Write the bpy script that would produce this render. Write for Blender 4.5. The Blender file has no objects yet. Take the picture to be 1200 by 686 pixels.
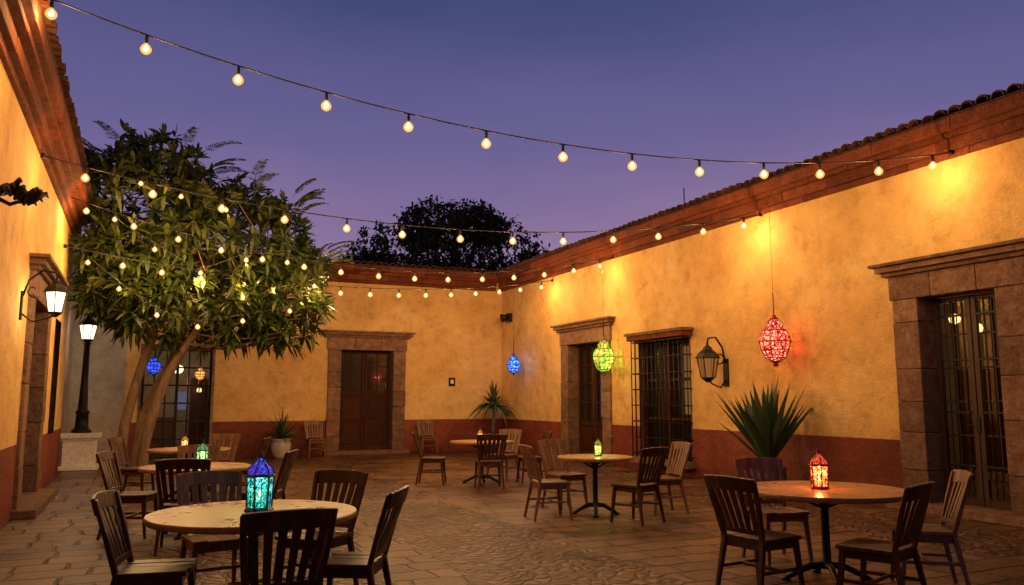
import bpy, bmesh, math, random
from mathutils import Vector, Matrix
random.seed(7)
R = random.random
def U(a,b): return a+(b-a)*random.random()

scene = bpy.context.scene
scene.view_settings.view_transform='Standard'
scene.view_settings.look='None'
scene.view_settings.exposure=0

# ---------------------------------------------------------------- materials
class N:
    def __init__(s,name):
        s.m=bpy.data.materials.new(name); s.m.use_nodes=True
        s.t=s.m.node_tree; s.t.nodes.clear()
        s.out=s.n('ShaderNodeOutputMaterial')
    def n(s,typ,**k):
        x=s.t.nodes.new(typ)
        for a,b in k.items(): setattr(x,a,b)
        return x
    def l(s,a,b): s.t.links.new(a,b)
    def noise(s,scale,detail=5,rough=.6,coord=None):
        x=s.n('ShaderNodeTexNoise'); x.inputs['Scale'].default_value=scale
        x.inputs['Detail'].default_value=detail; x.inputs['Roughness'].default_value=rough
        if coord: s.l(coord,x.inputs['Vector'])
        return x
    def ramp(s,fac,stops):
        x=s.n('ShaderNodeValToRGB'); e=x.color_ramp.elements
        while len(e)<len(stops): e.new(.5)
        for i,(p,c) in enumerate(stops):
            e[i].position=p; e[i].color=(c[0],c[1],c[2],1)
        s.l(fac,x.inputs['Fac']); return x
    def mix(s,fac,a,b,blend='MIX'):
        x=s.n('ShaderNodeMix',data_type='RGBA',blend_type=blend)
        for sock,v in ((x.inputs[0],fac),(x.inputs[6],a),(x.inputs[7],b)):
            if hasattr(v,'is_linked') or hasattr(v,'links'): s.l(v,sock)
            elif isinstance(v,(int,float)): sock.default_value=v
            else: sock.default_value=(v[0],v[1],v[2],1)
        return x.outputs[2]
    def math(s,op,a,b=0.0):
        x=s.n('ShaderNodeMath',operation=op)
        for sock,v in ((x.inputs[0],a),(x.inputs[1],b)):
            if hasattr(v,'links'): s.l(v,sock)
            else: sock.default_value=v
        return x.outputs[0]
    def bump(s,h,strength,dist=.02,normal=None):
        x=s.n('ShaderNodeBump'); x.inputs['Strength'].default_value=strength
        x.inputs['Distance'].default_value=dist; s.l(h,x.inputs['Height'])
        if normal: s.l(normal,x.inputs['Normal'])
        return x.outputs[0]
    def bsdf(s,col,rough=.7,metal=0,normal=None,spec=.5):
        x=s.n('ShaderNodeBsdfPrincipled')
        if hasattr(col,'links'): s.l(col,x.inputs['Base Color'])
        else: x.inputs['Base Color'].default_value=(col[0],col[1],col[2],1)
        if hasattr(rough,'links'): s.l(rough,x.inputs['Roughness'])
        else: x.inputs['Roughness'].default_value=rough
        x.inputs['Metallic'].default_value=metal
        x.inputs['Specular IOR Level'].default_value=spec
        if normal: s.l(normal,x.inputs['Normal'])
        s.l(x.outputs[0],s.out.inputs[0]); return x
    def obj(s): return s.n('ShaderNodeTexCoord').outputs['Object']
    def geopos(s): return s.n('ShaderNodeNewGeometry').outputs['Position']
    def island(s): return s.n('ShaderNodeNewGeometry').outputs['Random Per Island']

def plaster(name,c1,c2,c3,rough=.82):
    m=N(name); p=m.geopos()
    a=m.noise(.7,5,.65,p); b=m.noise(3.2,8,.7,p)
    col=m.ramp(a.outputs[0],[(.34,c1),(.5,c2),(.66,c3)]).outputs[0]
    k=m.ramp(b.outputs[0],[(.28,(.68,.64,.58)),(.46,(.94,.94,.93)),(.72,(1.12,1.11,1.09))]).outputs[0]
    col=m.mix(1,col,k,'MULTIPLY')
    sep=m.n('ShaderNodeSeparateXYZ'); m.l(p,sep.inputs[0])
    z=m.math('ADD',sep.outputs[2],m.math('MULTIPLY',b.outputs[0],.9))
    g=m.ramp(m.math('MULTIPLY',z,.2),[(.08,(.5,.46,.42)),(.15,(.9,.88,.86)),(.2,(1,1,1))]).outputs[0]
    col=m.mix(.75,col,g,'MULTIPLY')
    m.bsdf(col,rough,0,m.bump(b.outputs[0],.85,.08),.3); return m.m

M={}
M['yellow']=plaster('yellow_plaster',(.62,.345,.10),(.73,.44,.14),(.80,.53,.19))
M['red']=plaster('red_wainscot_plaster',(.14,.031,.016),(.20,.043,.021),(.26,.062,.03),.6)
M['beige']=plaster('beige_and_lamplit_plaster',(.36,.30,.22),(.44,.37,.28),(.5,.43,.33))  # neighbour's own plaster, also the painted lamplit tone on the back wall
M['inner']=plaster('interior_plaster',(.4,.36,.3),(.5,.45,.38),(.5,.45,.38))

def stone(name,a,b,c):
    m=N(name); p=m.geopos(); n1=m.noise(5,8,.74,p)
    n2=m.noise(26,3,.7,p)
    col=m.ramp(n1.outputs[0],[(.3,a),(.5,b),(.7,c)]).outputs[0]
    isl=m.ramp(m.island(),[(0,(.6,.58,.56)),(1,(1.15,1.08,1.02))]).outputs[0]
    col=m.mix(1,col,isl,'MULTIPLY')
    d=m.ramp(n2.outputs[0],[(.3,(.5,.48,.45)),(.55,(1,1,1))]).outputs[0]
    col=m.mix(.7,col,d,'MULTIPLY')
    m.bsdf(col,.85,0,m.bump(n1.outputs[0],1.0,.08),.25); return m.m
M['stone']=stone('cantera_stone',(.15,.08,.05),(.29,.165,.10),(.42,.27,.175))
M['brick']=stone('terracotta_brick',(.13,.032,.013),(.21,.055,.022),(.28,.085,.033))
M['tile']=stone('clay_roof_tile',(.07,.032,.02),(.12,.052,.032),(.17,.08,.045))

def wood(name,a,b,rough=.42,spec=.35):
    m=N(name); mp=m.n('ShaderNodeMapping'); m.l(m.obj(),mp.inputs[0])
    mp.inputs['Scale'].default_value=(14,14,1.6)
    n1=m.noise(3,6,.65,mp.outputs[0]); isl=m.island()
    col=m.ramp(n1.outputs[0],[(.3,a),(.7,b)]).outputs[0]
    k=m.ramp(isl,[(0,(.7,.7,.7)),(1,(1.2,1.2,1.2))]).outputs[0]
    col=m.mix(1,col,k,'MULTIPLY')
    m.bsdf(col,rough,0,m.bump(n1.outputs[0],.25,.006),spec); return m.m
M['dark_wood']=wood('dark_stained_wood',(.032,.010,.004),(.10,.034,.013),.38)
M['mid_wood']=wood('worn_brown_wood',(.11,.05,.02),(.24,.115,.048),.45)
M['door_wood']=wood('door_wood',(.032,.010,.004),(.085,.027,.009),.6,.12)
def simple(name,c,rough=.5,metal=0,bs=0,spec=.5):
    m=N(name); n=m.noise(25,3,.6,m.geopos())
    k=m.ramp(n.outputs[0],[(.3,(.75,.75,.75)),(.7,(1.15,1.15,1.15))]).outputs[0]
    m.bsdf(m.mix(1,c,k,'MULTIPLY'),rough,metal,m.bump(n.outputs[0],bs,.01) if bs else None,spec); return m.m
M['iron']=simple('black_iron',(.018,.016,.015),.45,.6,.3)
M['rust_iron']=simple('brown_iron',(.05,.02,.012),.5,.3,.3)
M['cable']=simple('black_cable',(.012,.012,.012),.6)
M['glass']=simple('dark_glass',(.018,.015,.014),.06,0,0,.8)
M['pot']=simple('glazed_pot',(.5,.44,.36),.35,0,.2)
M['darkpot']=simple('dark_pot',(.05,.035,.03),.5,0,.3)
M['paper']=simple('paper_notice',(.75,.74,.7),.7)
M['soil']=simple('soil',(.04,.028,.02),.95,0,.5)
M['white_stone']=simple('white_painted_plinth',(.82,.79,.74),.6,0,.3)
m=N('clear_pane'); t=m.n('ShaderNodeBsdfTransparent'); t.inputs[0].default_value=(.75,.75,.72,1)
gl=m.n('ShaderNodeBsdfGlossy'); gl.inputs['Roughness'].default_value=.04
mx=m.n('ShaderNodeMixShader'); mx.inputs[0].default_value=.10
m.l(t.outputs[0],mx.inputs[1]); m.l(gl.outputs[0],mx.inputs[2]); m.l(mx.outputs[0],m.out.inputs[0]); M['pane']=m.m

m=N('mottled_table_top'); p=m.obj()
mp=m.n('ShaderNodeMapping'); m.l(p,mp.inputs[0]); mp.inputs['Scale'].default_value=(1.6,9,4)
n0=m.noise(2.2,7,.65,mp.outputs[0]); n1=m.noise(4.5,8,.68,p)
col=m.ramp(n0.outputs[0],[(.3,(.22,.10,.033)),(.5,(.35,.175,.066)),(.7,(.45,.25,.105))]).outputs[0]
col=m.mix(1,col,m.ramp(n1.outputs[0],[(.32,(.6,.54,.48)),(.5,(.95,.95,.92)),(.68,(1.14,1.14,1.1))]).outputs[0],'MULTIPLY')
m.bsdf(col,m.ramp(n1.outputs[0],[(.3,(.22,)*3),(.7,(.42,)*3)]).outputs[0],0,m.bump(n1.outputs[0],.15,.01),.4)
M['top']=m.m

def leafmat(name,a,b,c,rough=.45,trans=.25):
    m=N(name); r=m.island()
    col=m.ramp(r,[(0,a),(.55,b),(1,c)]).outputs[0]
    bs=m.bsdf(col,rough,0,None,.4)
    tr=m.n('ShaderNodeBsdfTranslucent'); m.l(col,tr.inputs[0])
    mx=m.n('ShaderNodeMixShader'); mx.inputs[0].default_value=trans
    m.l(bs.outputs[0],mx.inputs[1]); m.l(tr.outputs[0],mx.inputs[2]); m.l(mx.outputs[0],m.out.inputs[0])
    return m.m
M['leaf']=leafmat('tree_leaves',(.022,.038,.009),(.045,.07,.015),(.11,.135,.028))
M['leaf_far']=leafmat('distant_leaves',(.02,.03,.012),(.035,.05,.02),(.05,.07,.025),.7)
M['agave']=leafmat('agave_leaves',(.03,.06,.022),(.05,.095,.032),(.09,.14,.05),.4,.1)
m=N('bark'); p=m.geopos(); mp=m.n('ShaderNodeMapping'); m.l(p,mp.inputs[0]); mp.inputs['Scale'].default_value=(1,1,.3)
n1=m.noise(14,6,.7,mp.outputs[0])
m.bsdf(m.ramp(n1.outputs[0],[(.3,(.08,.045,.025)),(.7,(.24,.155,.085))]).outputs[0],.85,0,m.bump(n1.outputs[0],.8,.03))
M['bark']=m.m

def emis(name,c,s,sampling='NONE'):
    m=N(name); e=m.n('ShaderNodeEmission'); e.inputs[0].default_value=(*c,1); e.inputs[1].default_value=s
    m.l(e.outputs[0],m.out.inputs[0]); m.m.cycles.emission_sampling=sampling; return m.m
def glow_glass(name,c,s,tint=(1,1,1)):
    m=N(name); e=m.n('ShaderNodeEmission'); e.inputs[0].default_value=(*c,1); e.inputs[1].default_value=s
    t=m.n('ShaderNodeBsdfTransparent'); t.inputs[0].default_value=(*tint,1); a=m.n('ShaderNodeAddShader')
    m.l(e.outputs[0],a.inputs[0]); m.l(t.outputs[0],a.inputs[1]); m.l(a.outputs[0],m.out.inputs[0])
    m.m.cycles.emission_sampling='NONE'; return m.m
M['filament']=emis('glowing_filament',(1,.76,.36),16)
M['bulb']=glow_glass('amber_bulb_glass',(1,.47,.09),.80,(.8,.6,.35))
M['coolglass']=glow_glass('lamp_glass_white',(1,.80,.5),1.1)
M['amberglass']=glow_glass('lamp_glass_amber',(1,.5,.15),.10,(.5,.4,.3))
M['roomlamp']=emis('room_lamp_globe',(1,.62,.22),3.0)
M['window_glow']=emis('cool_glow_panel',(.6,.6,.9),.14)  # dim cool emission standing in for bluish brightness indoors
M['warm_glow']=emis('warm_glow_panel',(1,.5,.16),.16)

def mosaic(name,c1,c2,c3,line,s=2.0,scale=38,thr=.07):
    m=N(name); p=m.obj()
    v=m.n('ShaderNodeTexVoronoi',feature='DISTANCE_TO_EDGE'); v.inputs['Scale'].default_value=scale; m.l(p,v.inputs[0])
    w=m.n('ShaderNodeTexVoronoi',feature='F1'); w.inputs['Scale'].default_value=scale; m.l(p,w.inputs[0])
    sp=m.n('ShaderNodeSeparateColor'); m.l(w.outputs['Color'],sp.inputs[0])
    col=m.ramp(sp.outputs[0],[(0,c1),(.45,c2),(.85,c3)]); col.color_ramp.interpolation='CONSTANT'
    e=m.n('ShaderNodeEmission'); m.l(col.outputs[0],e.inputs[0]); e.inputs[1].default_value=s
    t=m.n('ShaderNodeBsdfTransparent'); m.l(m.mix(.5,col.outputs[0],(.6,.6,.6)),t.inputs[0])
    a=m.n('ShaderNodeAddShader'); m.l(e.outputs[0],a.inputs[0]); m.l(t.outputs[0],a.inputs[1])
    b=m.bsdf(line,.4,.3)
    mx=m.n('ShaderNodeMixShader'); m.l(m.math('GREATER_THAN',v.outputs['Distance'],thr),mx.inputs[0])
    m.l(b.outputs[0],mx.inputs[1]); m.l(a.outputs[0],mx.inputs[2]); m.l(mx.outputs[0],m.out.inputs[0])
    m.m.cycles.emission_sampling='NONE'; return m.m

# ---------------------------------------------------------------- mesh builder
class MB:
    def __init__(s,name,frame=None):
        s.name=name; s.v=[]; s.f=[]; s.mi=[]; s.sm=[]; s.mats=[]; s.T=frame or (lambda u,d,z:(u,d,z))
    def mat(s,k):
        if k not in s.mats: s.mats.append(k)
        return s.mats.index(k)
    def add(s,vs,fs,mat,smooth=False,world=False):
        b=len(s.v)
        for v in vs: s.v.append(tuple(v) if world else s.T(*v))
        i=s.mat(mat)
        for f in fs: s.f.append([b+k for k in f]); s.mi.append(i); s.sm.append(smooth)
    def box(s,u0,u1,d0,d1,z0,z1,mat,tw=0):
        vs=[(u0,d0,z0),(u1,d0,z0),(u1,d1,z0),(u0,d1,z0),(u0,d0,z1),(u1,d0,z1),(u1,d1,z1),(u0,d1,z1)]
        s.add(vs,[(0,3,2,1),(4,5,6,7),(0,1,5,4),(1,2,6,5),(2,3,7,6),(3,0,4,7)],mat)
    def beam(s,p0,p1,w0,d0,w1=None,d1=None,mat='iron',side=(1,0,0)):
        w1=w0 if w1 is None else w1; d1=d0 if d1 is None else d1
        p0=Vector(p0);p1=Vector(p1);a=(p1-p0).normalized();x=Vector(side); x=(x-a*x.dot(a)).normalized(); y=a.cross(x)
        vs=[]
        for p,w,d in((p0,w0,d0),(p1,w1,d1)):
            for i,j in((-1,-1),(1,-1),(1,1),(-1,1)): vs.append(p+x*i*w/2+y*j*d/2)
        s.add(vs,[(0,3,2,1),(4,5,6,7),(0,1,5,4),(1,2,6,5),(2,3,7,6),(3,0,4,7)],mat)
    def tube(s,pts,rad,seg=6,mat='iron',smooth=True,cap=True):
        pts=[Vector(p) for p in pts]; n=len(pts)
        if not hasattr(rad,'__len__'): rad=[rad]*n
        ref=Vector((.13,.21,.97)); vs=[];fs=[]
        a=(pts[1]-pts[0]).normalized()
        if abs(a.dot(ref))>.95: ref=Vector((1,.1,.05))
        x=(ref-a*ref.dot(a)).normalized()
        for i,p in enumerate(pts):
            t=(pts[min(i+1,n-1)]-pts[max(i-1,0)]).normalized()
            x=(x-t*x.dot(t)).normalized(); y=t.cross(x)
            for k in range(seg):
                an=2*math.pi*k/seg; vs.append(p+(x*math.cos(an)+y*math.sin(an))*rad[i])
        for i in range(n-1):
            for k in range(seg):
                k2=(k+1)%seg; fs.append((i*seg+k,i*seg+k2,(i+1)*seg+k2,(i+1)*seg+k))
        if cap: fs.append(tuple(range(seg))[::-1]); fs.append(tuple((n-1)*seg+k for k in range(seg)))
        s.add(vs,fs,mat,smooth)
    def lathe(s,c,prof,seg=16,mat='iron',smooth=True,rot=0):
        vs=[];fs=[];n=len(prof)
        for r,z in prof:
            for k in range(seg):
                a=2*math.pi*(k+rot)/seg; vs.append((c[0]+r*math.cos(a),c[1]+r*math.sin(a),c[2]+z))
        for i in range(n-1):
            for k in range(seg):
                k2=(k+1)%seg; fs.append((i*seg+k,i*seg+k2,(i+1)*seg+k2,(i+1)*seg+k))
        fs.append(tuple(range(seg))[::-1]); fs.append(tuple((n-1)*seg+k for k in range(seg)))
        s.add(vs,fs,mat,smooth)
    def mesh(s,recalc=True):
        me=bpy.data.meshes.new(s.name); me.from_pydata(s.v,[],s.f)
        for k in s.mats: me.materials.append(M[k])
        me.polygons.foreach_set('material_index',s.mi); me.polygons.foreach_set('use_smooth',s.sm)
        if recalc:
            bm=bmesh.new(); bm.from_mesh(me); bmesh.ops.recalc_face_normals(bm,faces=bm.faces); bm.to_mesh(me); bm.free()
        me.update(); return me
    def obj(s,parent=None,bevel=0,loc=(0,0,0),rotz=0,recalc=True):
        o=bpy.data.objects.new(s.name,s.mesh(recalc)); scene.collection.objects.link(o)
        o.location=loc; o.rotation_euler=(0,0,rotz)
        if parent: o.parent=parent
        if bevel: bev(o,bevel)
        return o
def bev(o,w):
    b=o.modifiers.new('bevel','BEVEL'); b.width=w; b.segments=2; b.limit_method='ANGLE'; b.angle_limit=math.radians(40)
def empty(name,loc=(0,0,0)):
    e=bpy.data.objects.new(name,None); e.location=loc; scene.collection.objects.link(e); return e
def plight(name,loc,c,w,rad=.03,parent=None):
    l=bpy.data.lights.new(name,'POINT'); l.energy=w; l.color=c; l.shadow_soft_size=rad
    o=bpy.data.objects.new(name,l); o.location=loc; scene.collection.objects.link(o)
    if parent: o.parent=parent
    return o

# ---------------------------------------------------------------- ground + paving
mg=N('packed_earth'); n=mg.noise(.5,6,.6,mg.geopos())
mg.bsdf(mg.ramp(n.outputs[0],[(.3,(.06,.045,.03)),(.7,(.11,.085,.06))]).outputs[0],.95)
M['earth']=mg.m
g=MB('ground'); g.add([(-400,-400,-.008),(400,-400,-.008),(400,400,-.008),(-400,400,-.008)],[(0,1,2,3)],'earth'); g.obj()

m=N('stone_paving'); p=m.geopos()
sep=m.n('ShaderNodeSeparateXYZ'); m.l(p,sep.inputs[0])
wob=m.noise(1.7,3,.5,p)
pw=m.n('ShaderNodeVectorMath',operation='MULTIPLY_ADD'); m.l(wob.outputs['Color'],pw.inputs[0])
pw.inputs[1].default_value=(.16,.16,0); m.l(p,pw.inputs[2]); pw=pw.outputs[0]
br=m.n('ShaderNodeTexBrick',offset=.42,squash=1.35,squash_frequency=3); m.l(pw,br.inputs['Vector'])
br.inputs['Scale'].default_value=1; br.inputs['Brick Width'].default_value=.44; br.inputs['Row Height'].default_value=.34
br.inputs['Mortar Size'].default_value=.022; br.inputs['Mortar Smooth'].default_value=.7; br.inputs['Bias'].default_value=0
br.inputs['Color1'].default_value=(.055,.025,.009,1); br.inputs['Color2'].default_value=(.18,.09,.036,1); br.inputs['Mortar'].default_value=(.014,.008,.004,1)
vo=m.n('ShaderNodeTexVoronoi',feature='DISTANCE_TO_EDGE'); vo.inputs['Scale'].default_value=8; m.l(pw,vo.inputs[0])
vc=m.n('ShaderNodeTexVoronoi',feature='F1'); vc.inputs['Scale'].default_value=8; m.l(pw,vc.inputs[0])
sc=m.n('ShaderNodeSeparateColor'); m.l(vc.outputs['Color'],sc.inputs[0])
cob=m.ramp(sc.outputs[0],[(0,(.06,.028,.011)),(1,(.20,.105,.043))]).outputs[0]
coe=m.ramp(vo.outputs['Distance'],[(.0,(.12,.12,.12)),(.15,(1,1,1))])
cob=m.mix(1,cob,coe.outputs[0],'MULTIPLY')
x=sep.outputs[0]; y=sep.outputs[1]
def band(v,a,b): return m.math('MULTIPLY',m.math('GREATER_THAN',v,a),m.math('LESS_THAN',v,b))
mask=m.math('MAXIMUM',band(x,.2,4.2),band(x,7.4,9.0))
mask=m.math('MULTIPLY',mask,m.math('SUBTRACT',1,m.math('MAXIMUM',band(y,11.6,12.4),m.math('MAXIMUM',band(y,4.6,5.4),band(y,17.5,18.3)))))
mask=m.math('MULTIPLY',mask,m.math('SUBTRACT',1,band(x,2.0,2.6)))
col=m.mix(mask,br.outputs['Color'],cob)
n1=m.noise(.8,5,.7,p); n2=m.noise(16,6,.74,p)
col=m.mix(.9,col,m.ramp(n1.outputs[0],[(.3,(.55,.51,.47)),(.65,(1.35,1.28,1.18))]).outputs[0],'MULTIPLY')
col=m.mix(.9,col,m.ramp(n2.outputs[0],[(.3,(.45,.45,.45)),(.7,(1.4,1.4,1.4))]).outputs[0],'MULTIPLY')
hs=m.math('SUBTRACT',1,br.outputs['Fac'])
hc=m.ramp(vo.outputs['Distance'],[(0,(0,0,0)),(.25,(1,1,1))]).outputs[0]
h=m.mix(mask,hs,hc)
hh=m.mix(.4,h,n2.outputs[0])
nb=m.bump(hh,1.0,.045)
m.bsdf(col,m.ramp(n1.outputs[0],[(.35,(.26,)*3),(.65,(.42,)*3)]).outputs[0],0,nb,.40)
M['paving']=m.m
g=MB('courtyard_paving'); g.add([(-1.39,-6,0),(9.79,-6,0),(9.79,22.29,0),(-1.39,22.29,0)],[(0,1,2,3)],'paving'); g.obj()

# ---------------------------------------------------------------- buildings
def wall(mb,u0,u1,H,ops,zw=.93,depth=5,beige=None):
    us=sorted(set([u0,u1]+[k for o in ops for k in o[:2]]+([beige] if beige is not None else [])))
    zs=sorted(set([0,zw,H]+[k for o in ops for k in o[2:]]))
    for a,b in zip(us,us[1:]):
        for c,d in zip(zs,zs[1:]):
            cu,cz=(a+b)/2,(c+d)/2
            if any(o[0]<cu<o[1] and o[2]<cz<o[3] for o in ops): continue
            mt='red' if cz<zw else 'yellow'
            if beige is not None and cu<beige: mt='beige'  # lamp post's white light on this stretch painted in as beige
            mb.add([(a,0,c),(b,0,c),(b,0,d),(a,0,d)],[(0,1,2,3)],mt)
    D=-depth
    mb.add([(u0,0,H),(u1,0,H),(u1,D,H),(u0,D,H)],[(0,1,2,3)],'tile')
    mb.add([(u0,D,0),(u1,D,0),(u1,D,H),(u0,D,H)],[(0,1,2,3)],'inner')
    for u in(u0,u1): mb.add([(u,0,0),(u,D,0),(u,D,H),(u,0,H)],[(0,1,2,3)],'yellow')
def cornice(name,T,u0,u1,parent,zb=4.72,zs=0,sc=1.0,mult=1):
    mb=MB(name,T); z=zb+zs
    for h,o in((.09,.05),(.16,.11),(.07,.19),(.17,.26)):
        u=u0
        while u<u1-1e-4:
            L=min(U(.9,1.3),u1-u)
            if u1-(u+L)<.3: L=u1-u
            mb.box(u,u+L-.006,-.1,o*mult+U(-.004,.004),z,z+h*sc-.003,'brick'); u+=L
        z+=h*sc
    c=mb.obj(parent,.008)
    mb=MB('roof_tiles',T); u=u0+.1
    while u<u1-.05:
        vs=[];fs=[]; r=.092; j=U(-.02,.02); jz=U(-.008,.008)
        for q,(d,zz,rr) in enumerate(((-.5,z+.10,r*.85),(.33*mult+j,z+.015+jz,r))):
            for inner in(0,1):
                for k in range(7):
                    a=math.pi*k/6; R_=rr-inner*.016
                    vs.append((u+R_*math.cos(a),d,zz+R_*math.sin(a)))
        for k in range(6):
            fs.append((k,k+1,14+k+1,14+k)); fs.append((7+k,7+k+1,21+k+1,21+k)); fs.append((14+k,14+k+1,21+k+1,21+k))
        mb.add(vs,fs,'tile'); u+=.2
    mb.box(u0,u1,-.45,.27*mult,z-.001,z+.02,'tile')
    mb.obj(parent,recalc=False)
def stone_frame(name,T,u0,u1,zt,parent,w=.38,z0=0,step=True):
    mb=MB(name,T)
    for a,b in((u0-w,u0),(u1,u1+w)):
        z=z0
        while z<zt-1e-3:
            h=min(U(.42,.68),zt-z)
            if zt-(z+h)<.25: h=zt-z
            e=U(0,.012)
            mb.box(a+ (e if a<u0-.1 else 0),b-(e if a>=u1 else 0),-.42,.05+U(-.006,.008),z+.003,z+h-.003,'stone'); z+=h
    L=u1-u0+2*w; n=3; x=u0-w-.03; seg=(L+.06)/n
    for i in range(n): mb.box(x+i*seg+.003,x+(i+1)*seg-.003,-.42,.065+U(-.004,.006),zt+.002,zt+.34,'stone')
    zz=zt+.342
    for h,o in((.06,.10),(.08,.16),(.05,.22)):
        mb.box(u0-w-o,u1+w+o,-.05,o+.02,zz,zz+h-.002,'stone'); zz+=h
    if step: mb.box(u0-w-.1,u1+w+.1,-.42,.28,.001,.11,'stone')
    return mb.obj(parent,.012)

TR=lambda u,d,z:(9.8-d,u,z)
TB=lambda u,d,z:(u,22.3-d,z)
TL=lambda u,d,z:(-1.4+d,u,z)

# ---- right wing
A=(16.4,18.05); Bw=(13.1,14.85); Cd=(6.72,7.85)
bR=empty('yellow_colonial_building',(0,0,0))
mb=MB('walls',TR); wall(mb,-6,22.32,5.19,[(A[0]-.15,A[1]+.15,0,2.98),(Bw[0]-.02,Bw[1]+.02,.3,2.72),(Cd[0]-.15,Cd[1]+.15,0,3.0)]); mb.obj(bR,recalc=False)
cornice('cornice',TR,-6,22.3,bR)
stone_frame('door_surround',TR,A[0],A[1],2.85,bR)
stone_frame('door_surround',TR,Cd[0],Cd[1],2.9,bR,w=.42)

def leaf_door(name,T,u0,u1,z0,z1,parent,frame='door_wood',panes=(2,4),solid=.8,d=-.28,pane='glass',bars=False):
    mb=MB(name,T); mid=(u0+u1)/2; s=.07
    if pane=='glass':
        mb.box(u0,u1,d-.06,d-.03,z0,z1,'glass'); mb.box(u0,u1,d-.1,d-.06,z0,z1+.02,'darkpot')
    else:
        mb.add([(u0,d-.035,z0),(u1,d-.035,z0),(u1,d-.035,z1),(u0,d-.035,z1)],[(0,1,2,3)],pane)
    for a,b in((u0+.003,mid-.006),(mid+.006,u1-.003)):
        mb.box(a,a+s,d-.028,d+.02,z0,z1-.003,frame); mb.box(b-s,b,d-.028,d+.02,z0,z1-.003,frame)
        for z in(z0+.002,z0+solid,z1-s-.004): mb.box(a+s,b-s,d-.028,d+.018,z,z+s+.04*(z<z1-.3),frame)
        if solid>.2:
            mb.box(a+s,b-s,d-.03,d-.004,z0+.1,z0+solid,frame)
            nv=2 if solid>1.2 else 1; ph=(solid-.2)/nv
            for q in range(nv): mb.box(a+s+.06,b-s-.06,d-.004,d+.014,z0+.18+q*ph,z0+.18+(q+1)*ph-.08,frame)
        nx,nz=panes; za=z0+solid+.11; zb=z1-s
        for i in range(1,nx):
            x=a+s+(b-a-2*s)*i/nx; mb.box(x-.012,x+.012,d-.028,d+.006,za,zb,frame)
        for j in range(1,nz):
            z=za+(zb-za)*j/nz; mb.box(a+s,b-s,d-.028,d+.008,z-.012,z+.012,frame)
        if bars:
            k=a+s+.04
            while k<b-s: 
                mb.tube([(k,d+.035,z0+.1),(k,d+.035,z1-.05)],.009,6,'iron'); k+=.085
            for z in (z0+.5,z0+1.2,z0+1.9,z0+2.5): mb.box(a+s,b-s,d+.044,d+.052,z,z+.03,'iron')
    mb.box(mid-.03,mid+.03,d+.02,d+.035,z0+.95,z0+1.15,'iron'); mb.tube([(mid+.03,d+.07,z0+1.05),(mid+.12,d+.07,z0+1.05)],.01,6,'iron')
    return mb.obj(parent,.004)
leaf_door('door',TR,A[0],A[1],.11,2.84,bR,'door_wood',(2,4),.75)
mb=MB('cool_glow_panel',TR); mb.box(A[0]+.15,A[0]+.62,-.305,-.302,1.1,2.1,'window_glow'); mb.obj(bR)  # glowing sheet added for the bright interior behind the door glass
leaf_door('door',TR,Cd[0],Cd[1],.11,2.89,bR,'rust_iron',(2,5),.35,pane='pane',bars=True)
mb=MB('interior_room',TR)
mb.box(4.9,4.95,-3.5,-.45,0,3.4,'inner'); mb.box(11,11.05,-3.5,-.45,0,3.4,'inner'); mb.box(4.9,11.05,-3.55,-3.5,0,3.4,'inner')
mb.box(4.9,11.05,-3.55,-.45,3.4,3.45,'inner'); mb.box(4.9,11.05,-3.5,-.45,.002,.1,'door_wood'); mb.box(8.6,9.6,-3.5,-3.0,.1,2.0,'dark_wood')
for u,z in((8.45,2.72),(8.1,2.55),(8.9,2.65)):
    mb.tube([(u,-1.5,3.4),(u,-1.5,z+.05)],.008,6,'iron'); mb.lathe((u,-1.5,z),[(.02,.08),(.07,.05),(.085,0),(.07,-.05),(.01,-.08)],12,'roomlamp')
mb.obj(bR); plight('interior_light',(11.3,8.3,2.3),(1,.52,.2),22,.1,bR)
mb=MB('barred_window',TR); a,b=Bw; z0,z1=.3,2.72
mb.box(a-.02,b+.02,-.25,-.22,z0,z1,'glass')
mb.box(a+.1,a+.5,-.2195,-.2165,z0+.9,z1-.15,'warm_glow')  # added glowing strip on the dark pane
for u in(a,(a+b)/2,b): mb.box(u-.05,u+.05,-.219,-.12,z0+.002,z1-.002,'door_wood')
for z in(z0+.05,z0+.8,z0+1.6,z1-.06): mb.box(a,b,-.219,-.13,z-.03,z+.03,'door_wood')
for u in(a-.021,b+.021): mb.box(u-.02,u+.02,-.25,.004,z0,z1,'stone')
mb.box(a-.14,b+.14,-.1,.24,z0-.12,z0,'stone')
mb.box(a-.12,b+.12,-.1,.26,z1+.02,z1+.12,'brick'); mb.box(a-.16,b+.16,-.1,.30,z1+.122,z1+.18,'stone')
for i in range(13):
    u=a-.05+(b-a+.1)*i/12; mb.tube([(u,.19,z0+.001),(u,.19,z1+.02)],.013,6,'iron')
for z in [z0+.08+ (z1-z0-.1)*i/7 for i in range(8)]:
    mb.tube([(a-.05,.0,z),(a-.05,.19,z),(b+.05,.19,z),(b+.05,.0,z)],.013,6,'iron',False)
for u in(a-.05,b+.05):
    mb.tube([(u,.1,z0),(u,.1,z1+.02)],.010,6,'iron')
mb.obj(bR)
mb=MB('roof_antenna',TR); mb.tube([(14.2,-.8,5.1),(14.2,-.8,6.1)],.012,6,'iron'); mb.obj(bR)

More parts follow.
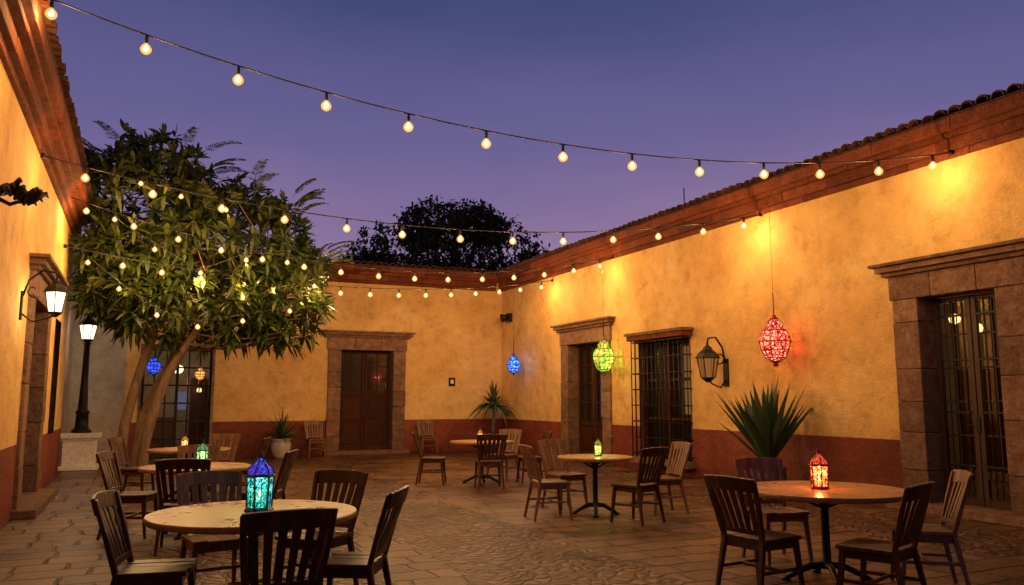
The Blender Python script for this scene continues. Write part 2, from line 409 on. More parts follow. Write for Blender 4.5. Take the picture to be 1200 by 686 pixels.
# ---- back wing
Dd=(4.98,6.46); Ew=(.02,1.66)
bB=empty('yellow_colonial_building')
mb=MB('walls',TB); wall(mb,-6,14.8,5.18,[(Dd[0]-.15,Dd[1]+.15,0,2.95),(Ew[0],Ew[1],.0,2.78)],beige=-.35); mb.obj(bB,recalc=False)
cornice('cornice',TB,-1.0,9.6,bB,zs=.007)
stone_frame('door_surround',TB,Dd[0],Dd[1],2.85,bB,w=.36)
leaf_door('door',TB,Dd[0],Dd[1],.11,2.84,bB,'door_wood',(2,3),1.5)
mb=MB('garden_window',TB); a,b=Ew
for i in range(7):
    u=a+.02+(b-a-.04)*i/6; w=.035 if i in(0,3,6) else .018; mb.box(u-w,u+w,-.2,-.14,.0,2.77,'iron')
for z in(.05,.5,.95,1.4,1.85,2.3,2.74): mb.box(a,b,-.19,-.15,z-.02,z+.02,'iron')
mb.box(a-.06,a,-.3,.02,0,2.85,'stone'); mb.box(b,b+.06,-.3,.02,0,2.85,'stone'); mb.box(a-.06,b+.06,-.3,.022,2.78,2.88,'stone')
mb.obj(bB,.004)
mb=MB('interior_room',TB)
mb.box(-1.2,-1.15,-3,-.02,0,3.2,'inner'); mb.box(3,3.05,-3,-.02,0,3.2,'inner'); mb.box(-1.2,3.05,-3.05,-3,0,3.2,'inner'); mb.box(-1.2,3.05,-3.05,-.02,3.2,3.25,'inner')
mb.box(.1,.9,-2.95,-2.5,0,1.0,'mid_wood'); mb.box(1.3,1.7,-2.95,-2.6,0,2.1,'dark_wood'); mb.box(.95,1.25,-2.99,-2.96,1.2,1.7,'window_glow')  # last box: glowing panel added for the white-blue light inside
mb.lathe((.9,-1.5,2.3),[(.02,.3),(.03,.12),(.12,.08),(.14,0),(.1,-.08),(.02,-.12)],12,'coolglass')
for u,z in((.5,1.9),(1.5,1.75)): mb.lathe((u,-2.2,z),[(.02,.07),(.06,.03),(.06,-.03),(.02,-.06)],10,'roomlamp')
mb.obj(bB); plight('interior_light',(.9,23.8,2.0),(1,.62,.3),12,.12,bB)
mb=MB('small_wall_sign',TB); mb.box(8.13,8.32,0,.03,1.88,2.12,'iron'); mb.box(8.18,8.27,.03,.034,1.95,2.06,'paper'); mb.obj(bB)  # small black sign with a white face
mb=MB('wall_speaker',TR); mb.box(21.5,21.75,0,.12,3.75,4.0,'iron'); mb.tube([(21.6,.1,3.9),(21.6,.3,3.85)],[.05,.13],10,'iron'); mb.obj(bR)

# ---- left wing
bL=empty('yellow_colonial_building')
Ld=(12.6,14.4); Lw=(16.0,17.1)
mb=MB('walls',TL); wall(mb,-6,18.6,5.3,[(Ld[0]-.15,Ld[1]+.15,0,2.98),(Lw[0],Lw[1],.9,2.9)]); mb.obj(bL,recalc=False)
cornice('cornice',TL,-6,18.6,bL,zb=4.75,sc=1.15,mult=1.15)
stone_frame('door_surround',TL,Ld[0],Ld[1],2.85,bL,w=.42)
leaf_door('door',TL,Ld[0],Ld[1],.11,2.84,bL,'door_wood',(2,4),.9)
leaf_door('shutters',TL,Lw[0],Lw[1],.9,2.9,bL,'door_wood',(1,2),.9,d=-.1)
bT=empty('neighboring_building'); TT=lambda u,d,z:(-1.55+d,u,z)
mb=MB('walls',TT); mb.box(18.7,22.25,-4.4,0,0,6.25,'beige'); mb.obj(bT)
cornice('cornice',TT,18.72,22.2,bT,zb=6.1,sc=1.1,mult=1.2)
TF=lambda u,d,z:(u,18.69-d,z)
cornice('cornice',TF,-5.9,-1.6,bT,zb=6.1,zs=.004,sc=1.1,mult=1.0)

# ---------------------------------------------------------------- string lights
BW=35
WARM=(1,.56,.20)
def bulb_at(mb,bb,p,s,watts,e):
    p=Vector(p)
    mb.lathe(p,[(.013*s,0),(.016*s,-.02*s),(.019*s,-.05*s),(.019*s,-.085*s),(.015*s,-.09*s)],8,'cable')
    c=p+Vector((0,0,-.14*s))
    bb.lathe(c,[(a*s,b*s) for a,b in[(.015,.052),(.026,.038),(.043,.020),(.054,-.004),(.053,-.022),(.042,-.043),(.023,-.058),(.004,-.064)]],14,'bulb')
    bb.lathe(c,[(a*s,b*s) for a,b in[(.005,.034),(.014,.018),(.023,.003),(.026,-.011),(.019,-.027),(.005,-.036)]],10,'filament')
    plight('bulb_light',c+Vector((0,0,-.09*s)),WARM,watts,.02,e)
def string_lights(P0,P1,sag,ss):
    P0=Vector(P0);P1=Vector(P1); e=empty('string_lights')
    f=lambda s:P0.lerp(P1,s)-Vector((0,0,sag*4*s*(1-s)))
    mb=MB('cable'); mb.tube([f(i/48) for i in range(49)],.009,6,'cable')
    mb.lathe(P0,[(.03,-.03),(.03,.03)],8,'iron'); mb.lathe(P1,[(.03,-.03),(.03,.03)],8,'iron')
    bb=MB('bulbs')
    for s in ss: 
        bulb_at(mb,bb,f(s+U(-.003,.003)),1.0,BW*U(.9,1.1)*(.6 if s>.95 else 1),e)
    mb.obj(e); bb.obj(e)
lin=lambda a,b,n:[a+(b-a)*i/(n-1) for i in range(n)]
string_lights((-1.2,8.65,5.42),(9.72,7.15,4.78),.72,lin(.018,.972,13))
string_lights((-1.33,11.9,4.66),(9.76,10.9,4.72),.62,lin(.045,.97,13))
string_lights((-1.33,15.6,4.98),(9.76,15.8,4.75),.78,lin(.03,.97,15))
string_lights((-1.33,15.9,4.15),(9.76,18.9,4.62),.46,lin(.08,.97,15))

# ---------------------------------------------------------------- furniture
def chair_mesh(name,w):
    mb=MB(name)
    for s in(-1,1):
        mb.beam((s*.19,.17,.44),(s*.215,.215,0),.042,.042,.028,.028,w)
        mb.beam((s*.185,-.18,.46),(s*.215,-.27,0),.042,.042,.028,.028,w)
        mb.beam((s*.185,-.185,.44),(s*.225,-.26,.72),.04,.034,.036,.028,w)
        mb.beam((s*.225,-.26,.715),(s*.24,-.315,.90),.036,.028,.034,.024,w)
        mb.beam((s*.197,.185,.22),(s*.197,-.215,.22),.02,.026,mat=w)
        mb.beam((s*.183,.16,.405),(s*.183,-.17,.405),.022,.06,mat=w)
    mb.beam((-.19,.17,.405),(.19,.17,.405),.022,.06,mat=w,side=(0,1,0))
    mb.beam((-.18,-.18,.405),(.18,-.18,.405),.022,.06,mat=w,side=(0,1,0))
    mb.beam((-.197,0,.22),(.197,0,.22),.02,.026,mat=w,side=(0,1,0))
    for i in range(4):
        x0=-.22+.11*i
        mb.box(x0+.0015,x0+.1085,-.2,.225-(0.012 if i in(0,3) else 0),.435,.462+.003*(i in(0,3)),w)
    n=8; pts=[]
    for i in range(n+1):
        t=-1+2*i/n; pts.append((t*.245,-.315-.035*(1-t*t),.86+.012*(1-t*t)))
    for i in range(n):
        a,b=Vector(pts[i]),Vector(pts[i+1]); mb.beam(a-(b-a)*.02,b+(b-a)*.02,.024,.105,mat=w,side=(0,1,.25))
    for i in range(n):
        ta=-1+2*i/n; tb=-1+2*(i+1)/n
        mb.beam((ta*.19,-.2-.012*(1-ta*ta),.51),(tb*.19,-.2-.012*(1-tb*tb),.51),.02,.04,mat=w,side=(0,1,.25))
    for i in range(6):
        t=-.8+1.6*i/5
        mb.beam((t*.185,-.2-.012*(1-t*t),.51),(t*.235,-.305-.033*(1-t*t),.83),.042,.013,.05,.013,w)
    return mb.mesh()
CH={'d':chair_mesh('wooden_chair','dark_wood'),'m':chair_mesh('wooden_chair','mid_wood')}
def chair(x,y,face,st):
    o=bpy.data.objects.new('wooden_chair',CH[st]); scene.collection.objects.link(o)
    o.location=(x,y,.002); o.rotation_euler=(0,0,math.radians(face-90)); bev(o,.005); return o
def table(x,y,r,chairs):
    mb=MB('round_table')
    mb.lathe((0,0,.705),[(r-.03,0),(r-.006,.006),(r,.016),(r,.036),(r-.006,.045)],64,'top',False)
    mb.lathe((0,0,0),[(r*.45,.68),(r*.45,.704)],24,'iron')
    mb.lathe((0,0,0),[(.05,.1),(.055,.12),(.035,.16),(.032,.6),(.05,.64),(.1,.68)],16,'iron')
    for k in range(4):
        a=math.radians(45+90*k+15); c,s_=math.cos(a),math.sin(a); q=min(.34,r*.55)
        mb.tube([(c*.02,s_*.02,.13),(c*q*.4,s_*q*.4,.12),(c*q*.8,s_*q*.8,.055),(c*q,s_*q,.02)],[.03,.028,.024,.022],8,'iron')
        mb.lathe((c*q,s_*q,.0),[(.035,.001),(.035,.02),(.02,.03)],10,'iron')
        mb.tube([(c*.03,s_*.03,.6),(c*r*.3,s_*r*.3,.675),(c*r*.6,s_*r*.6,.695)],.012,6,'iron')
    mb.obj(loc=(x,y,0))
    for ang,d,tw,st in chairs:
        a=math.radians(ang); chair(x+d*math.cos(a),y+d*math.sin(a),ang+180+tw+U(-5,5),st)
table(.74,5.81,.68,[(190,.60,-18,'d'),(-90,.98,4,'d'),(-32,.67,6,'d'),(52,.9,-10,'d'),(99,.95,0,'m')])
table(5.30,5.29,.69,[(193,.90,-6,'d'),(-115,1.00,42,'d'),(-42,.74,8,'m'),(74,.88,0,'m')])
table(5.53,9.5,.50,[(184,.70,-12,'m'),(-82,.80,10,'d'),(-14,.92,5,'m'),(92,.78,0,'m')])
table(5.68,13.8,.58,[(162,.88,-6,'d'),(-104,.86,0,'d'),(-17,.9,0,'d'),(40,.85,0,'m')])
table(.62,10.0,.6,[(168,.64,-8,'d'),(-99,1.0,0,'d'),(-18,.74,0,'d'),(85,.92,0,'m')])
table(.73,13.5,.6,[(156,.80,0,'d'),(-24,.85,0,'d'),(60,.9,0,'m')])
chair(4.25,21.75,-88,'m'); chair(7.35,21.8,-92,'m')

# ---------------------------------------------------------------- table lanterns
def table_lantern(x,y,h,cb,cr,frame,lc,w=3.0,sb=1.0):
    s=h/.37; key='mos%d'%len(M); M[key]=mosaic('mosaic_glass_body',*cb,frame,sb,52,.07)
    k2='mos%d'%len(M); M[k2]=mosaic('mosaic_glass_roof',*cr,frame,.8,60,.08)
    k3='met%d'%len(M); M[k3]=simple('painted_metal',frame,.4,.4)
    e=empty('table_lantern',(x,y,.752)); r=.075*s
    mb=MB('frame')
    mb.lathe((0,0,0),[(r*1.12,0),(r*1.18,.012*s),(r*1.1,.02*s),(r,.028*s)],6,k3,False)
    mb.lathe((0,0,0),[(r*1.02,.2*s),(r*1.25,.208*s),(r*1.22,.218*s),(r*1.05,.224*s)],6,k3,False)
    for k in range(6):
        a=math.pi*k/3; c,q=math.cos(a),math.sin(a)
        mb.beam((c*r*.97,q*r*.97,.022*s),(c*r*1.07,q*r*1.07,.205*s),.010*s,.010*s,mat=k3,side=(-q,c,0))
        pr=[(1.1,.224),(1.0,.25),(.72,.275),(.42,.295),(.26,.315),(.16,.33)]
        mb.tube([(c*r*a_,q*r*a_,b_*s) for a_,b_ in pr],.004*s,5,k3)
        a2=math.pi*(k+1)/3; A0=Vector((c,q,0)); B0=Vector((math.cos(a2),math.sin(a2),0))
        def P_(t,z): return (A0.lerp(B0,t)*r*(.985+.1*z/.2)+Vector((0,0,z*s)))
        mb.tube([P_(.06,.13),P_(.2,.165),P_(.5,.195),P_(.8,.165),P_(.94,.13)],.003*s,4,k3)
        mb.tube([P_(.5,.03),P_(.5,.195)],.0028*s,4,k3)
        mb.tube([P_(.06,.03),P_(.5,.085),P_(.94,.03)],.0028*s,4,k3)
        mb.tube([P_(.06,.13),P_(.5,.085),P_(.94,.13)],.0028*s,4,k3)
    mb.lathe((0,0,0),[(r*.18,.325*s),(r*.25,.335*s),(r*.1,.345*s),(r*.14,.352*s),(.002,.362*s)],8,k3)
    ring=[(math.cos(t)*.014*s,0,.372*s+math.sin(t)*.014*s) for t in [i*math.pi/5 for i in range(11)]]
    mb.tube(ring,.002*s,5,k3,cap=False)
    mb.obj(e)
    mb=MB('glass_panels'); mb.lathe((0,0,0),[(r*.93,.026*s),(r*1.03,.202*s)],6,key,False)
    mb.obj(e)
    mb=MB('glass_roof'); mb.lathe((0,0,0),[(r*1.05,.225*s),(r*.97,.25*s),(r*.69,.275*s),(r*.4,.295*s),(r*.22,.317*s)],6,k2,False); mb.obj(e)
    mb=MB('candle'); mb.lathe((0,0,0),[(.018*s,.03*s),(.018*s,.08*s)],10,'paper'); mb.lathe((0,0,0),[(.004*s,.085*s),(.010*s,.1*s),(.002*s,.125*s)],8,'filament'); mb.obj(e)
    plight('candle_light',(0,0,.15*s),lc,w,.02*s,e)
table_lantern(.77,5.80,.41,((.01,.45,.28),(.06,.75,.40),(.02,.25,.55)),((.03,.06,.7),(.2,.05,.7),(.05,.25,.9)),(.05,.04,.12),(.3,.9,.5),8,1.15)
table_lantern(5.26,5.29,.34,((1,.28,.05),(1,.48,.14),(.9,.12,.03)),((.8,.06,.03),(1,.2,.05),(.9,.1,.1)),(.22,.02,.015),(1,.36,.1),14,2.2)
table_lantern(5.58,9.5,.25,((.3,.7,.08),(1,.75,.2),(.6,.8,.1)),((.5,.35,.05),(.3,.5,.05),(.8,.5,.1)),(.05,.05,.02),(1,.7,.3),7,1.7)
table_lantern(.68,9.98,.29,((.1,.6,.2),(.8,.9,.2),(.9,.4,.5)),((.05,.4,.2),(.3,.5,.1),(.1,.3,.3)),(.02,.06,.03),(.8,.8,.35),7,1.7)
table_lantern(.66,13.5,.22,((1,.4,.08),(1,.6,.2),(1,.5,.1)),((.8,.3,.05),(1,.4,.1),(.6,.3,.1)),(.06,.03,.02),(1,.6,.25),5,2.2)
table_lantern(5.65,13.8,.24,((1,.4,.08),(1,.6,.2),(1,.5,.1)),((.8,.3,.05),(1,.4,.1),(.6,.3,.1)),(.06,.03,.02),(1,.6,.25),5,2.2)

# ---------------------------------------------------------------- hanging lanterns
def hanging_lantern(x,y,z,w,h,ztop,cols,line,lc,pw,scale=26,thr=.09,s=1.7):
    key='mos%d'%len(M); M[key]=mosaic('mosaic_glass',*cols,line,s,scale,thr)
    k3='met%d'%len(M); M[k3]=simple('lantern_metal',line,.4,.5)
    e=empty('hanging_lantern',(x,y,z)); r=w/2
    mb=MB('glass_body'); P=[(.3,-.36),(.62,-.30),(.86,-.16),(1.0,.0),(.95,.1),(.72,.2),(.6,.22)]
    mb.lathe((0,0,0),[(r*a,h*b) for a,b in P],12,key,False)
    P2=[(.58,.225),(.5,.26),(.56,.3),(.42,.36),(.2,.41)]
    mb.lathe((0,0,0),[(r*a,h*b) for a,b in P2],12,key,False); mb.obj(e)
    mb=MB('frame')
    for k in range(12):
        a=math.pi*k/6; mb.tube([(r*1.015*q*math.cos(a),r*1.015*q*math.sin(a),h*b) for q,b in P+P2],.008,5,k3)
    for q,b in((1.03,.0),(.89,-.16),(.64,-.30),(.74,.2)):
        mb.tube([(r*q*math.cos(math.pi*k/12),r*q*math.sin(math.pi*k/12),h*b) for k in range(25)],.010,5,k3,cap=False)
    mb.lathe((0,0,0),[(r*.1,-h*.46),(r*.2,-h*.43),(r*.12,-h*.40),(r*.34,-h*.37),(r*.36,-h*.355)],12,k3)
    mb.lathe((0,0,0),[(r*.24,h*.40),(r*.28,h*.42),(r*.12,h*.45),(r*.16,h*.47),(r*.04,h*.5)],12,k3)
    mb.obj(e)
    mb=MB('chain'); zt=ztop-z
    mb.tube([(.0,0,h*.49),(0,0,zt)],.003,5,'iron')
    zz=h*.49; i=0
    while zz<h*.49+.35:
        a=(i%2)*math.pi/2
        mb.tube([(math.cos(a)*.012*math.cos(t),math.sin(a)*.012*math.cos(t),zz+.022+.022*math.sin(t)) for t in [j*math.pi/4 for j in range(9)]],.003,4,'iron',cap=False)
        zz+=.036;i+=1
    mb.obj(e)
    plight('lantern_light',(0,0,0),lc,pw,.04,e)
hanging_lantern(9.42,10.3,2.44,.50,.90,4.73,((.95,.22,.1),(1,.6,.4),(.8,.06,.04)),(.4,.015,.012),(1,.3,.15),16,24,.11,.95)
hanging_lantern(9.42,15.72,2.44,.48,.92,4.73,((.2,.65,.04),(.95,.7,.1),(.9,.10,.12)),(.15,.3,.03),(.9,.85,.3),14,11,.05,1.2)
hanging_lantern(9.38,20.5,2.45,.36,.64,4.73,((.02,.12,.9),(.2,.5,1),(.05,.3,.8)),(.02,.04,.3),(.2,.45,1),16,18,.07,1.5)
hanging_lantern(.25,20.4,2.25,.32,.5,4.3,((.03,.08,.8),(.1,.2,1),(.05,.05,.8)),(.02,.03,.2),(.15,.3,1),6,24,.06,1.1)
hanging_lantern(1.3,21.2,2.1,.24,.4,4.7,((1,.5,.1),(1,.65,.2),(1,.4,.08)),(.2,.1,.02),(1,.6,.25),4,24,.06,1.2)

# ---------------------------------------------------------------- wall lanterns
def wall_lantern(T,u,z,out,lit,s=1.0,gm='coolglass'):
    e=empty('wall_lantern'); mb=MB('bracket_and_cage',T)
    mb.box(u-.06*s,u+.06*s,0,.025,z-.32*s,z+.12*s,'iron')
    q=out
    mb.tube([(u,.02,z-.22*s),(u,q*.35,z-.34*s),(u,q*.8,z-.28*s),(u,q*1.0,z-.22*s)],.014*s,6,'iron')
    mb.tube([(u,.02,z+.05*s),(u,q*.2,z+.3*s),(u,q*.55,z+.46*s),(u,q*.95,z+.44*s),(u,q,z+.36*s)],.016*s,6,'iron')
    mb.tube([(u,q*.35+math.cos(t)*(.02+.018*t)*s,z+.14*s+math.sin(t)*(.02+.018*t)*s) for t in [i*.5 for i in range(12)]],.011*s,5,'iron')
    mb.lathe((u,q,z),[(.03*s,-.26*s),(.05*s,-.24*s),(.1*s,-.2*s),(.115*s,-.18*s)],6,'iron',False)
    mb.lathe((u,q,z),[(.19*s,.12*s),(.2*s,.13*s),(.15*s,.2*s),(.08*s,.26*s),(.06*s,.3*s),(.02*s,.33*s),(.02*s,.37*s)],6,'iron',False)
    for k in range(6):
        a=math.pi*k/3; mb.beam((u+.11*s*math.cos(a),q+.11*s*math.sin(a),z-.18*s),(u+.165*s*math.cos(a),q+.165*s*math.sin(a),z+.12*s),.014*s,.014*s,mat='iron')
    mb.obj(e)
    gl=MB('glass',T); gl.lathe((u,q,z),[(.10*s,-.178*s),(.155*s,.118*s)],6,gm,False); gl.obj(e)
    plight('lamp_light',T(u,q,z-.03),(1,.70,.38),lit,.05,e)
wall_lantern(TR,12.0,2.10,.42,1.5,1.15,'amberglass')
wall_lantern(TL,11.5,2.72,.38,22,.8)

e=empty('lamp_post',(-1.12,20.1,0)); mb=MB('pedestal')
mb.box(-.38,.38,-.38,.38,0.001,.1,'white_stone'); mb.box(-.32,.32,-.32,.32,.1,.62,'white_stone'); mb.box(-.35,.35,-.35,.35,.62,.67,'white_stone'); mb.box(-.4,.4,-.4,.4,.671,.78,'white_stone'); mb.obj(e,.015)
mb=MB('post'); mb.lathe((0,0,.78),[(.2,0),(.2,.05),(.14,.1),(.12,.4),(.15,.43),(.1,.5),(.07,1.2),(.06,1.9),(.09,1.93),(.05,1.97)],12,'iron')
mb.lathe((0,0,2.75),[(.08,0),(.12,.04),(.13,.06)],6,'iron',False); mb.lathe((0,0,2.75),[(.21,.36),(.22,.38),(.12,.48),(.03,.56),(.02,.62)],6,'iron',False)
for k in range(6):
    a=math.pi*k/3; mb.beam((.12*math.cos(a),.12*math.sin(a),2.8),(.18*math.cos(a),.18*math.sin(a),3.12),.015,.015,mat='iron')
mb.obj(e); mb=MB('lamp_glass'); mb.lathe((0,0,2.75),[(.11,.06),(.17,.36)],6,'coolglass',False); mb.obj(e)
plight('lamp_light',(0,0,2.95),(1,.82,.55),40,.06,e)

# ---------------------------------------------------------------- plants
def leaf(mb,p,d,L,W,droop,mat,seg=2,up=Vector((0,0,1))):
    d=d.normalized(); side=d.cross(up)
    if side.length<.05: side=Vector((1,0,0))
    side.normalize(); side=(Matrix.Rotation(U(-.7,.7),3,d)@side)
    vs=[];n=seg+1
    for i in range(n+1):
        t=i/n; q=p+d*L*t-up*droop*L*t*t
        w=W*math.sin(math.pi*min(.98,.12+t*.86))**.8*.5 if i<n else 0
        if i==0: w=W*.15
        if i==n: vs.append(q)
        else: vs+= [q-side*w,q+side*w]
    fs=[(2*i,2*i+1,2*i+3,2*i+2) for i in range(n-1)]+[(2*n-2,2*n-1,2*n)]
    mb.add(vs,fs,mat,False,True)
def rvec():
    while 1:
        v=Vector((U(-1,1),U(-1,1),U(-1,1)))
        if .05<v.length<1: return v.normalized()
def curve(pts,n=14):
    pts=[Vector(p) for p in pts]; out=[]; P=[pts[0]]+pts+[pts[-1]]
    for i in range(1,len(P)-2):
        for k in range(n//(len(pts)-1)+1):
            t=k/(n//(len(pts)-1)+1); a,b,c,d=P[i-1],P[i],P[i+1],P[i+2]
            out.append(.5*((2*b)+(c-a)*t+(2*a-5*b+4*c-d)*t*t+(3*b-a-3*c+d)*t**3))
    out.append(pts[-1]); return out
TY=17.75
e=empty('leafy_courtyard_tree')
mb=MB('trunk_and_limbs')
tr=[[(-.30,TY,-.02),(-.24,TY,1.0),(-.04,TY,2),(.2,TY,3.0),(.2,TY,4.3),(0,TY+.1,5.8)],
    [(.12,TY-.1,-.02),(.16,TY-.15,.8),(.5,TY-.2,2),(1.05,TY-.3,3),(1.7,TY-.4,3.9),(2.3,TY-.4,4.6)],
    [(-.06,TY+.2,-.02),(.1,TY+.2,1.2),(.55,TY+.3,2.3),(.9,TY+.5,3.4),(1.2,TY+.7,4.6),(1.3,TY+.8,5.4)]]
tips=[]
for t in tr:
    c=curve(t,20); n=len(c); mb.tube(c,[.095*(1-i/n)**.6+.015+.03*math.exp(-i*1.2) for i in range(n)],10,'bark')
    tips+=c[n//2:]
blobs=[((.0,TY,5.15),(1.35,1.4,1.75)),((1.5,TY-.1,4.6),(1.7,1.5,1.5)),((2.6,TY-.1,3.75),(1.05,1.1,1.15)),((-.55,TY,4.1),(.7,1.0,1.1)),((1.0,TY-.1,3.4),(1.75,1.2,.85))]
pts=[]
def inb(p,k=1): return any(sum(((p[i]-c[i])/(r[i]*k))**2 for i in range(3))<1 for c,r in blobs)
while len(pts)<1300:
    c,r=random.choice(blobs+blobs[:2]); v=rvec()*(U(.3,1)**.45)
    p=Vector([c[i]+v[i]*r[i]*U(.94,1.1) for i in range(3)])
    if p.x<-1.15: continue
    if inb(p,.6) and R()<.5: continue
    if math.sin(p.x*3.1+p.z*1.7)*math.sin(p.z*3.7+p.y*2.3+1)>.6 and R()<.7: continue
    pts.append(p)
for i in range(0,len(pts),6):
    p=pts[i]; q=min(tips,key=lambda t:(t-p).length+ (1.0 if t.z>p.z else 0)); m_=(p+q)/2+Vector((U(-.15,.15),U(-.15,.15),-.15))
    cv=curve([q,m_,p],5); mb.tube(cv,[.026,.023,.02,.017,.014,.011,.009,.007][:len(cv)],5,'bark')
mb.obj(e)
mb=MB('foliage'); cc=Vector((.9,TY,4.2))
for p in pts:
    out=(p-cc).normalized()*.6+Vector((0,0,.55))+rvec()*.5; out.normalize()
    for k in range(random.randint(10,14)):
        d=(out*U(.1,.8)+rvec()*.95); leaf(mb,p+d*.03,d,U(.2,.38),U(.06,.095),U(.1,.45),'leaf')
for k in range(80):
    c,r=random.choice(blobs[:3]); a=U(0,6.28); p=Vector((c[0]+r[0]*.8*math.cos(a),c[1]+r[1]*.8*math.sin(a),c[2]+r[2]*U(.4,.8)))
    d=Vector((math.cos(a)*.8,math.sin(a)*.8,U(.4,1.2))).normalized(); L=U(.6,1.0)
    stem=[p+d*L*t-Vector((0,0,.35*L*t*t)) for t in [i/6 for i in range(7)]]
    mb.tube(stem,.006,4,'leaf')
    for i in range(18):
        t=.15+.85*i/17; q=p+d*L*t-Vector((0,0,.35*L*t*t)); s=d.cross(Vector((0,0,1))).normalized()
        for sg in(-1,1): leaf(mb,q,s*sg+d*.55,.17*(1.15-t*.6),.036,.15,'leaf',1)
mb.obj(e,recalc=False)
e=empty('string_lights'); mb=MB('cable'); bb=MB('bulbs')
loop=[(-1.0,16.5,4.1),(-.45,16.15,3.6),(.2,16.1,3.15),(.9,16.0,2.95),(1.7,16.1,3.1),(2.6,16.3,3.35),(3.1,16.5,3.9),(2.5,16.2,4.3),(1.7,15.95,4.25),(.9,15.95,3.95),(.1,16.05,4.35),(-.6,16.3,4.9),(-.2,16.2,5.6),(.5,16.1,5.4),(1.3,16.0,5.2)]
mb.tube(curve(loop,90),.006,5,'cable')
for q in loop: bulb_at(mb,bb,q,.85,7,e)
mb.obj(e); bb.obj(e)

e=empty('distant_broadleaf_tree'); mb=MB('trunk'); base=Vector((12.1,33,0))
bc=curve([base,base+Vector((.2,0,3)),base+Vector((-.1,0,6)),base+Vector((.3,0,8.5))],12)
mb.tube(bc,[.4-.02*i for i in range(len(bc))],8,'bark')
lob=[((10.0,33,7.6),(2.3,2,1.5)),((12.3,33,8.2),(2.5,2.2,1.9)),((14.5,33,7.9),(2.2,2,1.6)),((11.2,33,8.9),(1.6,1.5,1.2)),((16.0,33,7.2),(1.4,1.5,1.2)),((8.6,33,6.8),(1.5,1.5,1.0)),((12,33,6.6),(4.6,2.4,1.3)),((13.4,33,9.2),(1.3,1.2,.9))]
for c,r in lob:
    mb.tube(curve([base+Vector((.1,0,4.5)),(base+Vector(c)+Vector((0,0,4)))/2,Vector(c)],8),.09,6,'bark')
mb.obj(e); mb=MB('foliage')
for k in range(2100):
    c,r=random.choice(lob); v=rvec()*U(.3,1.0)**.45; p=Vector([c[i]+v[i]*r[i]*U(.9,1.15) for i in range(3)])
    for j in range(7): leaf(mb,p+rvec()*U(0,.28),rvec(),U(.18,.34),U(.09,.15),.2,'leaf_far',1)
mb.obj(e,recalc=False)

def spiky(name,x,y,z,n,L,W,droop,pot,spread=1.0,up=.3):
    e=empty(name,(x,y,0)); mb=MB('leaves')
    for k in range(n):
        el=U(up,1.5) if k>n*.3 else U(up*.6,up+.3); a=k*2.399+U(-.2,.2)
        d=Vector((math.cos(a)*math.cos(el)*spread,math.sin(a)*math.cos(el)*spread,math.sin(el))).normalized()
        LL=L*U(.72,1.05); s=d.cross(Vector((0,0,1)))
        s=s.normalized() if s.length>.05 else Vector((1,0,0)); nrm=s.cross(d)
        vs=[];m_=7
        for i in range(m_+1):
            t=i/m_; q=Vector((0,0,z))+d*(LL*t+.03)-Vector((0,0,droop*LL*t*t*math.cos(el)))
            w=W*.5*(.55+.9*t*(1-t)*2)*(1-t**3)
            if i==m_: vs.append(q)
            else: vs+=[q-s*w+nrm*w*.45,q,q+s*w+nrm*w*.45]
        fs=[]
        for i in range(m_-1):
            b=3*i; fs+=[(b,b+1,b+4,b+3),(b+1,b+2,b+5,b+4)]
        b=3*(m_-1); fs+=[(b,b+1,b+3),(b+1,b+2,b+3)]
        mb.add(vs,fs,'agave')
    mb.obj(e,recalc=False); mb=MB('pot')
    pm,pr,ph=pot
    mb.lathe((0,0,.002),[(pr*.62,0),(pr*.75,ph*.15),(pr*.98,ph*.5),(pr,ph*.75),(pr*.86,ph*.88),(pr*.98,ph*.93),(pr*.98,ph),(pr*.86,ph),(pr*.84,ph*.93)],20,pm)
    mb.lathe((0,0,0),[(pr*.83,ph*.9),(pr*.5,ph*.94),(.02,ph*.95)],16,'soil')
    return e,mb
e,mb=spiky('potted_agave',9.05,10.15,.42,54,1.45,.17,.06,('darkpot',.27,.45),.66,.78); mb.obj(e)
e,mb=spiky('potted_yucca',3.35,21.6,.5,54,.85,.065,.4,('pot',.25,.5),1.0,.25); mb.obj(e)
e,mb=spiky('potted_dracaena',9.2,21.5,1.25,90,.95,.08,.9,('darkpot',.28,.5),.7,.2)
mb.tube([(0,0,.45),(.03,.02,.9),(0,0,1.38)],[.05,.045,.04],8,'bark'); mb.obj(e)

mb=MB('iron_wall_ornament',TL)
mb.lathe((8.75,.02,3.45),[(.05,-.2),(.06,0),(.05,.2)],8,'iron')
mb.tube([(8.75,.02,3.4),(8.8,.18,3.33),(8.85,.34,3.42),(8.85,.38,3.52)],[.022,.02,.016,.01],8,'iron')
for k in range(9):
    t=k/8; base_=Vector((8.77+.08*t,.06+.3*t,3.38+.04*math.sin(t*6)))
    for sg in(-1,1):
        d=Vector((sg*.5,.5,U(.1,.9))).normalized(); L=U(.13,.22)
        pts_=[base_,base_+d*L*.4+Vector((0,0,.04)),base_+d*L*.8+Vector((0,0,.03)),base_+d*L-Vector((0,0,.03))]
        mb.tube([Vector(q) for q in pts_],[.014,.034,.024,.006],6,'iron')
mb.obj()

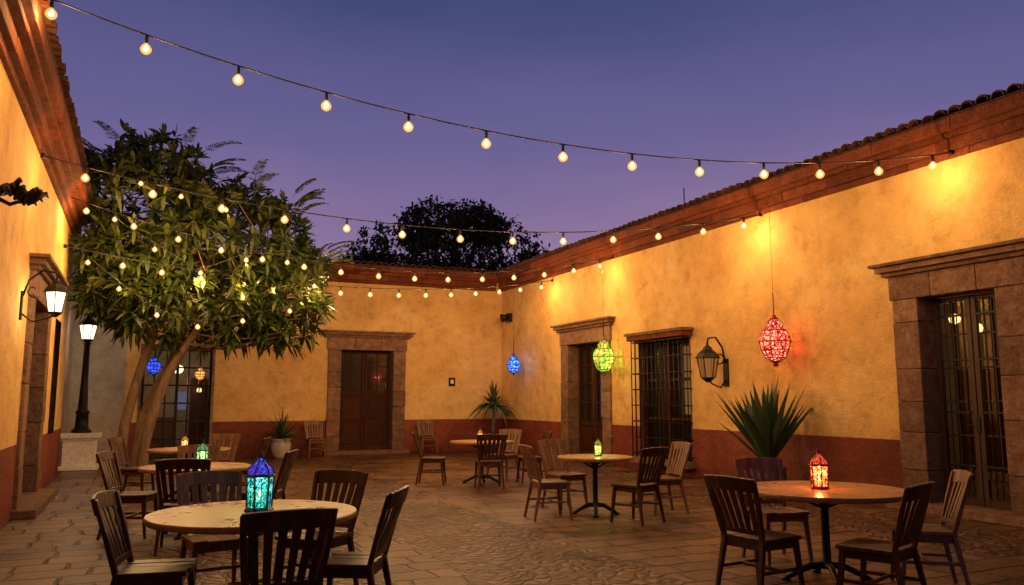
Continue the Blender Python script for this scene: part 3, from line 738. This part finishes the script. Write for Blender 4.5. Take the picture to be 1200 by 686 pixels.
# ---------------------------------------------------------------- world
w=bpy.data.worlds.new('World'); scene.world=w; w.use_nodes=True; nt=w.node_tree; nt.nodes.clear()
out=nt.nodes.new('ShaderNodeOutputWorld'); bg=nt.nodes.new('ShaderNodeBackground'); nt.links.new(bg.outputs[0],out.inputs[0])
tc=nt.nodes.new('ShaderNodeTexCoord'); sp=nt.nodes.new('ShaderNodeSeparateXYZ'); nt.links.new(tc.outputs['Generated'],sp.inputs[0])
mp=nt.nodes.new('ShaderNodeMapping'); mp.inputs['Scale'].default_value=(1,1,4); nt.links.new(tc.outputs['Generated'],mp.inputs[0])
no=nt.nodes.new('ShaderNodeTexNoise'); no.inputs['Scale'].default_value=2.2; no.inputs['Detail'].default_value=5; nt.links.new(mp.outputs[0],no.inputs['Vector'])
ma=nt.nodes.new('ShaderNodeMath'); ma.operation='MULTIPLY_ADD'; nt.links.new(no.outputs[0],ma.inputs[0]); ma.inputs[1].default_value=.14; nt.links.new(sp.outputs[2],ma.inputs[2])
rp=nt.nodes.new('ShaderNodeValToRGB'); nt.links.new(ma.outputs[0],rp.inputs[0])
st=[(.06,(.45,.28,.36)),(.25,(.27,.175,.33)),(.38,(.135,.115,.285)),(.54,(.052,.064,.19)),(1,(.02,.025,.09))]
el=rp.color_ramp.elements
while len(el)<len(st): el.new(.5)
for i,(p_,c_) in enumerate(st): el[i].position=p_; el[i].color=(*c_,1)
sky=nt.nodes.new('ShaderNodeTexSky'); sky.sky_type='NISHITA'; sky.sun_disc=False; sky.sun_elevation=math.radians(-2); sky.sun_rotation=math.radians(20)
mx=nt.nodes.new('ShaderNodeMix'); mx.data_type='RGBA'; mx.blend_type='ADD'; mx.inputs[0].default_value=.02
nt.links.new(rp.outputs[0],mx.inputs[6]); nt.links.new(sky.outputs[0],mx.inputs[7]); nt.links.new(mx.outputs[2],bg.inputs[0]); bg.inputs[1].default_value=1.0

sl=bpy.data.lights.new('sun','SUN'); sl.energy=.02; sl.angle=math.radians(15); sl.color=(.9,.6,.6)
so=bpy.data.objects.new('sun',sl); scene.collection.objects.link(so); so.rotation_euler=(math.radians(78),0,math.radians(160))

# ---------------------------------------------------------------- camera
cd=bpy.data.cameras.new('camera'); cd.lens=28.5; cd.sensor_width=36; cd.clip_end=1500; cd.clip_start=.05
co=bpy.data.objects.new('camera',cd); scene.collection.objects.link(co)
co.location=(0,0,1.5); co.rotation_euler=(math.radians(97.5),0,math.radians(-24.47)); scene.camera=co
